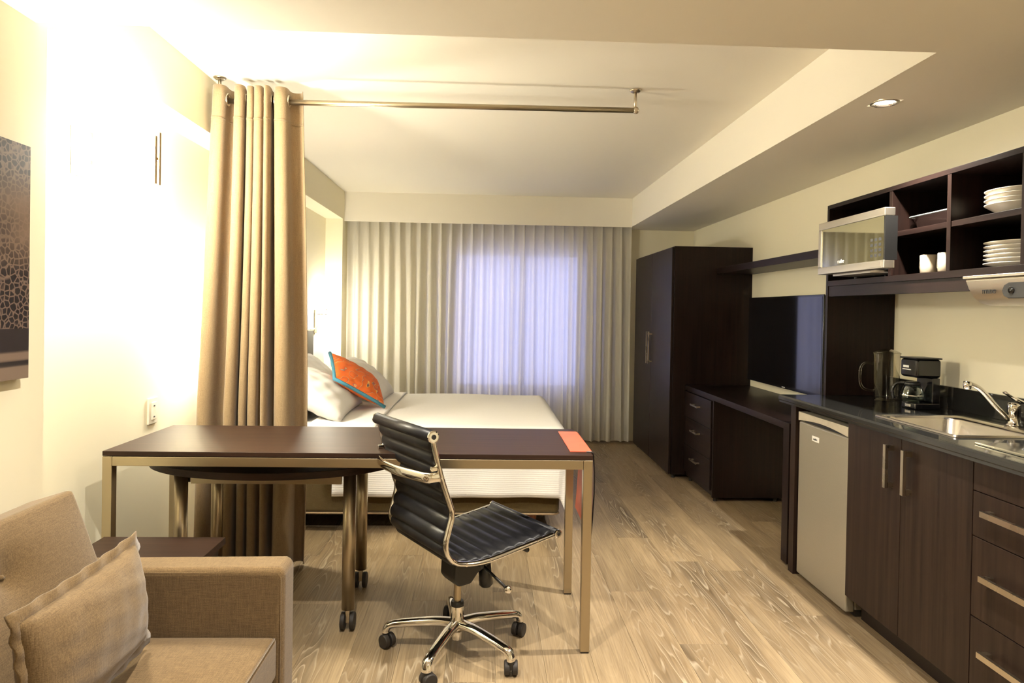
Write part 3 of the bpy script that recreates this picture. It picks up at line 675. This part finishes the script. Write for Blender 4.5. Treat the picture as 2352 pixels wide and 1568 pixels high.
def mug(x, y, label):
    t = thing('mug', label, 'mug', (x, y, 1.4825), group='mugs in the upper cabinet')
    mk('cup', lathe(B(), [(0, .001), (.030, .001), (.033, .006), (.034, .076), (.0325, .078), (.030, .075), (.029, .010), (0, .008)], (x, y, 1.4825)), 'mug', t, smooth=True)
    mk('handle', tube(B(), smoothpath([(x-.002, y+.031, 1.545), (x-.002, y+.048, 1.543), (x-.002, y+.054, 1.520), (x-.002, y+.047, 1.500), (x-.002, y+.031, 1.497)]), .0045, 10), 'mug', t, smooth=True)
mug(1.825, 2.715, 'white mug with its handle showing, beside the cabinet shelf dividers')
mug(1.825, 2.605, 'white mug partly hidden behind the cabinet divider')
def plate(x, y, z, r, label, group, deep=0.):
    prof = [(0, 0), (r*.55, 0), (r*.58, .004), (r, .016+deep), (r+.001, .019+deep), (r-.003, .020+deep), (r*.6, .007), (0, .005)]
    o = mk('plate', lathe(B(), prof, (x, y, z), 36), 'ceramic', smooth=True, loc=(x, y, z)); tag(o, label, 'plate', group)
ordn = ['bottom', 'second', 'third', 'fourth', 'fifth', 'top']
for i in range(6): plate(1.915, 2.325, 1.4828+.0150*i, .125, f'white plate, {ordn[i]} {"from the bottom " if 0 < i < 5 else ""}of the stack on the lower cabinet shelf', 'plates on the lower shelf')
for i in range(4): plate(1.905, 2.325, 1.6706+.0165*i, .118, f'white deep plate, {["bottom", "second from the bottom", "third from the bottom", "top"][i]} of the stack on the upper shelf', 'deep plates on the upper shelf', .022)
# coffee maker, carafe, jug
CX, CY = 1.962, 2.965
a_, b_ = .058, .060
cm = thing('coffee_maker', 'small black drip coffee maker standing on the countertop', 'coffee maker', (CX, CY, CZ))
mk('base', prism(B(), [(CX-a_, CY-b_), (CX+a_, CY-b_), (CX+a_, CY+b_), (CX-a_+.02, CY+b_), (CX-a_, CY+b_-.02)], 2, CZ+.0003, CZ+.028), 'gloss', cm, bevel=.005)
mk('rear_tank', bx(CX+.022, CX+a_, CY-b_+.004, CY+b_-.004, CZ+.0285, CZ+.140), 'gloss', cm, bevel=.005)
br = mk('brew_head', bx(CX-a_+.004, CX+a_+.002, CY-b_, CY+b_, CZ+.140, CZ+.222), 'gloss', cm, bevel=.012, seg=3)
mk('lid', bx(CX-a_+.002, CX+a_+.004, CY-b_-.002, CY+b_+.002, CZ+.222, CZ+.229), 'black', cm, bevel=.003)
mk('logo_stripe', bx(CX-a_+.0025, CX-a_+.0045, CY-.02, CY+.040, CZ+.172, CZ+.176), 'mark', br)
mk('logo', bx(CX-a_+.0025, CX-a_+.0045, CY-.005, CY+.035, CZ+.182, CZ+.192), 'mark', br)
mk('button', bx(CX-a_-.002, CX-a_+.0005, CY-.03, CY+.01, CZ+.008, CZ+.020), 'nickel', cm, bevel=.001)
q = (CX-.032, CY, CZ+.0286)
cf = thing('coffee_carafe', 'glass coffee carafe with black handle inside the coffee maker', 'carafe', q)
mk('bowl', lathe(B(), [(0, 0), (.036, 0), (.046, .010), (.048, .030), (.040, .060), (.032, .076), (.030, .076), (.038, .059), (.046, .030), (.044, .011), (.034, .003), (0, .003)], q, 30), 'dish', cf, smooth=True)
mk('band', lathe(B(), [(.0475, .026), (.0490, .027), (.0490, .032), (.0475, .033)], q, 30), 'chrome', cf, smooth=True)
mk('lid', lathe(B(), [(0, .090), (.026, .090), (.034, .084), (.034, .0765), (0, .0765)], q, 30), 'black', cf, smooth=True)
mk('handle', tube(B(), smoothpath([(q[0]-.024, q[1]+.016, q[2]+.082), (q[0]-.052, q[1]+.036, q[2]+.078), (q[0]-.066, q[1]+.045, q[2]+.045), (q[0]-.060, q[1]+.042, q[2]+.008)]), .0085, 10, flat=(1.3, .8)), 'gloss', cf, smooth=True)
JX, JY = 1.968, 3.225
jg = thing('water_jug', 'tall clear jug with handle beside the coffee maker', 'jug', (JX, JY, CZ))
mk('vessel', lathe(B(), [(0, .002), (.052, .002), (.055, .006), (.059, .225), (.062, .232)], (JX, JY, CZ), 32), 'jar', jg, smooth=True)
mk('lid', lathe(B(), [(0, .252), (.02, .250), (.045, .242), (.060, .234), (.060, .2325), (0, .2325)], (JX, JY, CZ), 32), 'jar', jg, smooth=True)
mk('handle', tube(B(), smoothpath([(JX-.050, JY+.025, CZ+.175), (JX-.085, JY+.042, CZ+.180), (JX-.103, JY+.05, CZ+.15), (JX-.103, JY+.05, CZ+.08), (JX-.085, JY+.042, CZ+.05), (JX-.048, JY+.025, CZ+.045)]), .0065, 10), 'jar', jg, smooth=True)
# range hood
hd = thing('range_hood', 'slim silver range hood under the upper cabinet at the right edge', 'range hood', (1.85, 1.8, 1.34))
HY1 = 2.075
b = B()
prof = [(1.513, 1.418), (1.519, 1.395), (1.533, 1.368), (1.552, 1.350), (1.58, 1.343), (XW-.03, 1.343), (XW-.03, 1.400), (1.753, 1.400), (1.753, 1.425), (1.513, 1.425)]
prism(b, prof, 1, 1.48, HY1)
for v in b.verts:
    if v.co.y > 2.0 and v.co.x < 1.7: v.co.y -= .014*(1.425-v.co.z)/.08
mk('canopy', b, 'mwsteel', hd, bevel=.004)
mk('top_lip', bx(1.508, 1.753, 1.48, HY1+.006, 1.4255, 1.4345), 'mwsteel', hd, bevel=.002)
cp_ = mk('control_panel', prism(B(), [(1.905+.020*math.cos(a), 1.384+.020*math.sin(a)) for a in [PI/2+PI*k/10 for k in range(0)]]+[(1.60, 1.362), (1.60, 1.408), (1.900, 1.408), (1.917, 1.401), (1.925, 1.385), (1.917, 1.369), (1.900, 1.362)], 0, 1.514, 1.60), 'darkmark', hd, bevel=.002)
mk('knob', tube(B(), [(1.508, 1.885, 1.385), (1.52, 1.885, 1.385)], .009, 14), 'gloss', hd, smooth=True)
text('lettering', 'mabe', .026, 'darkmark', hd, facing_left(1.5215, 1.985, 1.386))
tag(mk('hood_film', bx(1.57, 1.750, 1.48, 2.03, 1.4350, 1.4390), 'fridge', loc=(1.8, 1.8, 1.435)), 'thin pale packing film lying on top of the range hood', 'film')
# ------------------------------------------------------------------ work table
TY0, TY1, TX0, TX1 = 2.545, 3.115, -1.405, .418
tb = thing('work_table', 'long dark wood table on a square brushed steel frame', 'table', (-.5, 2.83, 0))
mk('tabletop', bx(TX0, TX1, TY0, TY1, .739, .757), 'table', tb, bevel=.0015)
mk('spacer', bx(TX0+.012, TX1-.012, TY0+.012, TY1-.012, .7372, .7389), 'edge', tb)
lw = .035
for x in (TX0, TX1-lw):
    for y in (TY0, TY1-lw):
        mk('leg', bx(x, x+lw, y, y+lw, .006, .737), 'steel', tb, bevel=.0015)
        mk('foot_pad', bx(x+.002, x+lw-.002, y+.002, y+lw-.002, 0, .006), 'rubber', tb)
for y in (TY0, TY1-lw): mk('rail', bx(TX0+lw+.0005, TX1-lw-.0005, y, y+lw, .702, .737), 'steel_x', tb, bevel=.0015)
for x in (TX0, TX1-lw): mk('end_rail', bx(x, x+lw*.8, TY0+lw+.0005, TY1-lw-.0005, .702, .737), 'steel', tb, bevel=.0015)
# orange runner
b = B()
path = [(.338, .7592), (.40, .7592), (.419, .7592), (.4255, .755), (.428, .742), (.432, .68), (.433, .60), (.428, .50), (.422, .42)]
pts = [(x, z) for x, z in path]
n = len(pts); outer = []
vs = []
for x, z in pts: vs.append([b.verts.new((x, y, z)) for y in (2.60, 3.03)])
for A, C in zip(vs, vs[1:]): b.faces.new((A[0], C[0], C[1], A[1]))
rn = thing('table_runner', 'orange leather strip draped over the right end of the long table', 'table runner', (.42, 2.8, .75))
mk('leather', b, 'orange', rn, solid=.003, bevel=.0)
mk('dark_edge', tube(B(), [(x+.001, 2.5985, z) for x, z in pts[1:]], .003, 6), 'edge', rn)
# round table
rtb = thing('oval_table', 'dark oval-topped table on steel legs with casters pushed under the long table', 'table', (-.88, 2.95, 0))
RC = (-.885, 2.955)
b = B(); prism(b, [(RC[0]+.525*math.cos(2*PI*k/72), RC[1]+.338*math.sin(2*PI*k/72)) for k in range(72)], 2, .632, .661)
mk('tabletop', b, 'table', rtb, bevel=.002)
for y in (2.76, 3.145): mk('apron', bx(-1.17, -.57, y-.008, y+.008, .585, .6295), 'steel_x', rtb, bevel=.001)
for x in (-1.19, -.55): mk('apron', bx(x-.008, x+.008, 2.775, 3.13, .585, .6295), 'steel', rtb, bevel=.001)
for x, y in ((-1.205, 2.745), (-.535, 2.745), (-1.225, 3.165), (-.56, 3.165)):
    lg = mk('leg', tube(B(), [(x, y, .085), (x, y, .6295)], .026, 22), 'steel', rtb, smooth=True)
    mk('caster', tube(tube(B(), [(x-.028, y, .035), (x-.010, y, .035)], .035, 20), [(x+.010, y, .035), (x+.028, y, .035)], .035, 20), 'rubber', lg, bevel=.003)
    mk('caster_fork', bx(x-.009, x+.009, y-.012, y+.012, .03, .085), 'nickel', lg, bevel=.002)
# side table
stb = thing('side_table', 'low dark wood side table between the sofa arm and the long table', 'table', (-1.15, 2.37, 0))
mk('tabletop', bx(-1.37, -.935, 2.235, 2.50, .43, .455), 'table', stb, bevel=.0015)
mk('apron', bx(-1.35, -.955, 2.25, 2.485, .37, .4295), 'wenge', stb)
for x in (-1.35, -.995):
    for y in (2.25, 2.445): mk('leg', bx(x, x+.04, y, y+.04, 0, .3695), 'wenge', stb, bevel=.001)
# ------------------------------------------------------------------ sofa
sf = thing('sofa', 'tan linen sofa with button-tufted back along the left wall', 'sofa', (-.95, 1.2, 0))
mk('frame', bx(-1.33, -.60, .30, 1.915, .12, .27), 'sofa', sf, bevel=.02, seg=3)
for y0, y1 in ((1.922, 2.035), (.18, .293)):
    b = B(); prism(b, [(-1.335, .10), (-.555, .10), (-.555, .555), (-.575, .562), (-1.335, .555)], 1, y0, y1)
    a = mk('arm', b, 'sofa', sf, bevel=.022, seg=4)
    mk('piping', tube(B(), [(-1.32, y0+.004, .545), (-.575, y0+.004, .547), (-.566, y0+.004, .535), (-.566, y0+.004, .15)], .0028, 6), 'sofa', a, smooth=True)
def tuft(p, buttons, depth, rad):
    d = 0
    for q in buttons:
        r = math.hypot(p[0]-q[0], p[1]-q[1]); d += depth*math.exp(-(r/rad)**1.1)
    return d
# seat cushion
def slab(fn_top, bottom_off, nu, nv):
    pass
b = B(); SBX0, SBX1, SBY0, SBY1 = -1.12, -.57, .31, 1.918
btn = [(-.72, 1.62), (-.72, 1.12), (-.72, .6)]
def seat_top(u, v):
    x = SBX0+u*(SBX1-SBX0); y = SBY0+v*(SBY1-SBY0)
    cr = .022*(1-(2*u-1)**4)*(1-(2*v-1)**8)
    return (x, y, .372+cr-tuft((x, y), btn, .012, .05))
T = grid(b, seat_top, 36, 80)
Bt = grid(b, lambda u, v: (SBX0+u*(SBX1-SBX0), SBY0+v*(SBY1-SBY0), .255), 36, 80)
def skirt(b, T, Bt, nu, nv, bulge):
    ed = [(i, 0) for i in range(nu)]+[(nu, j) for j in range(nv)]+[(i, nv) for i in range(nu, 0, -1)]+[(0, j) for j in range(nv, 0, -1)]
    for k, (i, j) in enumerate(ed):
        i2, j2 = ed[(k+1) % len(ed)]
        b.faces.new((T[i][j], T[i2][j2], Bt[i2][j2], Bt[i][j]))
skirt(b, T, Bt, 36, 80, 0); bmesh.ops.recalc_face_normals(b, faces=b.faces[:])
sc2 = mk('seat_cushion', b, 'sofa', sf, smooth=False, bevel=.014, seg=3)
mk('seat_piping', tube(B(), [(SBX1-.003, SBY0+.02, .374), (SBX1-.003, SBY1-.02, .374)], .003, 6), 'sofa', sc2, smooth=True)
for q in btn: mk('button', lathe(B(), [(0, .006), (.008, .005), (.012, 0), (0, -.004)], (q[0], q[1], .384), 14), 'sofa', sc2, smooth=True)
# back cushion (raked)
BY0, BY1 = .31, 1.935
bb = [(.345, 1.60), (.345, 1.10), (.345, .60)]
def backp(u, v, front):
    s = v*.47; y = BY0+u*(BY1-BY0)
    x0 = -.985-.34*s; z = .335+s*.95
    thick = .13
    cr = .028*(1-(2*u-1)**8)*(1-(2*v-1)**4)
    if front: nx_, o_ = 1, cr-tuft((s, y), bb, .040, .055)
    else: nx_, o_ = 1, -thick
    return (x0+o_*.95, y, z+o_*.30)
b = B()
T = grid(b, lambda u, v: backp(u, v, True), 80, 36); Bt = grid(b, lambda u, v: backp(u, v, False), 80, 36)
skirt(b, T, Bt, 80, 36, 0); bmesh.ops.recalc_face_normals(b, faces=b.faces[:])
bc = mk('back_cushion', b, 'sofa', sf, bevel=.016, seg=3)
for s, y in bb:
    p = backp((y-BY0)/(BY1-BY0), s/.47, True)
    mk('button', lathe(B(), [(0, .010), (.008, .008), (.012, .002), (0, -.004)], (p[0]+.002, p[1], p[2]), 14), 'sofa', bc, smooth=True)
for x, y in ((-1.28, .30), (-.66, .30), (-1.28, 1.85), (-.66, 1.85)): mk('foot', bx(x, x+.05, y, y+.05, 0, .12), 'wenge', sf, bevel=.002)
sp2 = mk('sofa_cushion', cushion(.53, .25, .13, 34, .05, .42, .0018, 11, flange=.022), 'sofa', smooth=True)
sp2.matrix_world = frame_mtx((-.865, 1.53, .570), (-.10, 1.0, -.055), (-.14, 0, 1.0)); tag(sp2, 'tan linen lumbar cushion with flanged edge on the sofa', 'cushion')
# ------------------------------------------------------------------ office chair
ch = thing('office_chair', 'black ribbed leather office chair with chrome star base', 'chair', (-.088, 2.578, 0), math.atan2(.543, .84), local=True)
# local: +x forward, +y left, z up
prof = [(-.236, .862), (-.214, .775), (-.192, .705), (-.168, .640), (-.157, .600), (-.170, .545), (-.180, .500), (-.166, .455), (-.125, .424), (-.02, .412), (.13, .430), (.29, .453)]
sp = smoothpath([(x, 0, z) for x, z in prof], 14)
Ls = [0]
for a, c in zip(sp, sp[1:]): Ls.append(Ls[-1]+(c-a).length)
HW = .205
def leather(side):
    rows = []
    for i, p in enumerate(sp):
        t = (sp[min(i+1, len(sp)-1)]-sp[max(i-1, 0)]).normalized(); nrm = Vector((-t.z, 0, t.x))
        if nrm.z < 0 and abs(t.x) > .5: nrm = -nrm
        if abs(t.x) <= .5 and nrm.x < 0: nrm = -nrm
        rib = abs(math.sin(PI*Ls[i]/.048))**.5
        rows.append((p, nrm, rib))
    return rows
rows = leather(1)
b = B()
R1, R2 = [], []
for p, nrm, rib in rows:
    R1.append([b.verts.new(p+nrm*(.002+.014*rib*(1 if abs(w) < .98 else .3))+Vector((0, w*HW, 0))) for w in (-1, -.97, -.5, 0, .5, .97, 1)])
    R2.append([b.verts.new(p-nrm*(.002+.012*rib*(1 if abs(w) < .98 else .3))+Vector((0, w*HW, 0))) for w in (-1, -.97, -.5, 0, .5, .97, 1)])
for R in (R1, R2):
    for A, C in zip(R, R[1:]):
        for k in range(6): b.faces.new((A[k], A[k+1], C[k+1], C[k]))
for k in (0, 6):
    for i in range(len(R1)-1): b.faces.new((R1[i][k], R1[i+1][k], R2[i+1][k], R2[i][k]))
bmesh.ops.recalc_face_normals(b, faces=b.faces[:])
mk('leather_sling', b, 'leather', ch, smooth=True)
for (x, z), nm in (((-.240, .875), 'top_roll'), ((.305, .455), 'front_roll')):
    rr = .021 if nm == 'top_roll' else .016
    rl = mk(nm, tube(B(), [(x, -HW-.018, z), (x, HW+.018, z)], rr, 22), 'leather', ch, smooth=True)
    for s in (-1, 1):
        mk('end_cap', tube(B(), [(x, s*(HW+.0182), z), (x, s*(HW+.024), z), (x, s*(HW+.026), z)], [rr, rr, rr*.8], 22), 'chrome', rl, smooth=False)
        mk('screw', tube(B(), [(x, s*(HW+.026), z), (x, s*(HW+.028), z)], rr*.4, 14), 'black', rl)
for s in (-1, 1):
    rp = [Vector((p.x, s*(HW+.011), p.z)) for p in sp]
    mk('side_rail', tube(B(), rp, .0118, 12, flat=(.75, 1.3)), 'chrome', ch, smooth=True)
    for i in (22, 32, 104, 116, 128, 146):
        if i < len(rp): mk('bolt', tube(B(), [rp[i]+Vector((0, s*.006, 0)), rp[i]+Vector((0, s*.014, 0))], .006, 12), 'chrome', ch)
# rear brace
for s in (1,):
    q = [(-.206, HW+.012, .735), (-.245, HW+.008, .735), (-.262, HW-.03, .735), (-.285, .08, .735), (-.290, 0, .735), (-.285, -.08, .735), (-.262, -HW+.03, .735), (-.245, -HW-.008, .735), (-.206, -HW-.012, .735)]
    mk('back_brace', tube(B(), smoothpath(q, 5), .013, 10, flat=(.45, 1.4)), 'chrome', ch, smooth=True)
for s in (-1, 1):
    mk('bolt', tube(B(), [(-.222, s*(HW+.011), .765), (-.240, s*(HW+.011), .765)], .009, 12), 'chrome', ch)
for x in (-.03, .17): mk('cross_bar', tube(B(), [(x, -HW-.01, .395+.02*(x > 0)), (x, HW+.01, .395+.02*(x > 0))], .009, 10), 'black', ch, smooth=True)
b = B(); prism(b, [(-.045, .345), (-.048, .29), (-.025, .262), (.03, .265), (.06, .30), (.17, .345), (.215, .385), (.215, .405), (.16, .405), (-.03, .385)], 1, -.055, .055)
mk('tilt_mechanism', b, 'black', ch, bevel=.012, seg=3)
mk('tension_knob', tube(B(), [(.100, -.03, .33), (.110, -.03, .240), (.111, -.03, .232)], [.024, .027, .020], 18), 'black', ch, smooth=True)
lv = mk('lever', tube(B(), [(.05, -.05, .355), (.07, -.22, .30)], .0055, 10), 'black', ch, smooth=True)
mk('lever_ball', lathe(B(), [(0, -.015), (.0075, -.013), (.013, -.0075), (.015, 0), (.013, .0075), (.0075, .013), (0, .015)], (.0715, -.232, .296), 18), 'chrome', lv, smooth=True)
mk('gas_column', lathe(B(), [(0, .175), (.014, .175), (.014, .268), (0, .268)], (0, 0, 0), 20), 'steel', ch, smooth=False)
mk('collar', lathe(B(), [(0, .172), (.025, .172), (.026, .182), (.023, .190), (.0, .190)], (0, 0, 0), 22), 'black', ch)
mk('hub', lathe(B(), [(0, .045), (.021, .045), (.022, .075), (.026, .085), (.026, .172), (.0, .172)], (0, 0, 0), 26), 'chrome', ch, smooth=False)
base_az = [math.radians(a)-math.atan2(.543, .84) for a in (-43, 26, 98, 174, 250)]
for a in base_az:
    c_, s_ = math.cos(a), math.sin(a)
    path = smoothpath([(.015*c_, .015*s_, .105), (.08*c_, .08*s_, .107), (.16*c_, .16*s_, .100), (.225*c_, .225*s_, .092), (.262*c_, .262*s_, .083), (.274*c_, .274*s_, .066), (.275*c_, .275*s_, .056)], 5)
    rs = [.024-.005*min(1, i/20) for i in range(len(path))]
    lg = mk('base_arm', tube(B(), path, rs, 14, flat=(1.0, .75)), 'chrome', ch, smooth=True)
    sw = a+random.uniform(-.9, .9); cx, cy = .275*c_, .275*s_
    ax = Vector((-math.sin(sw), math.cos(sw), 0)); ce = Vector((cx, cy, .026))+Vector((math.cos(sw), math.sin(sw), 0))*-.008
    cs = mk('caster', tube(tube(B(), [ce-ax*.024, ce-ax*.004], .026, 22), [ce+ax*.004, ce+ax*.024], .026, 22), 'rubber', lg, bevel=.004)
    mk('caster_hood', tube(B(), [(cx, cy, .026), (cx, cy, .058)], .014, 14), 'black', cs)
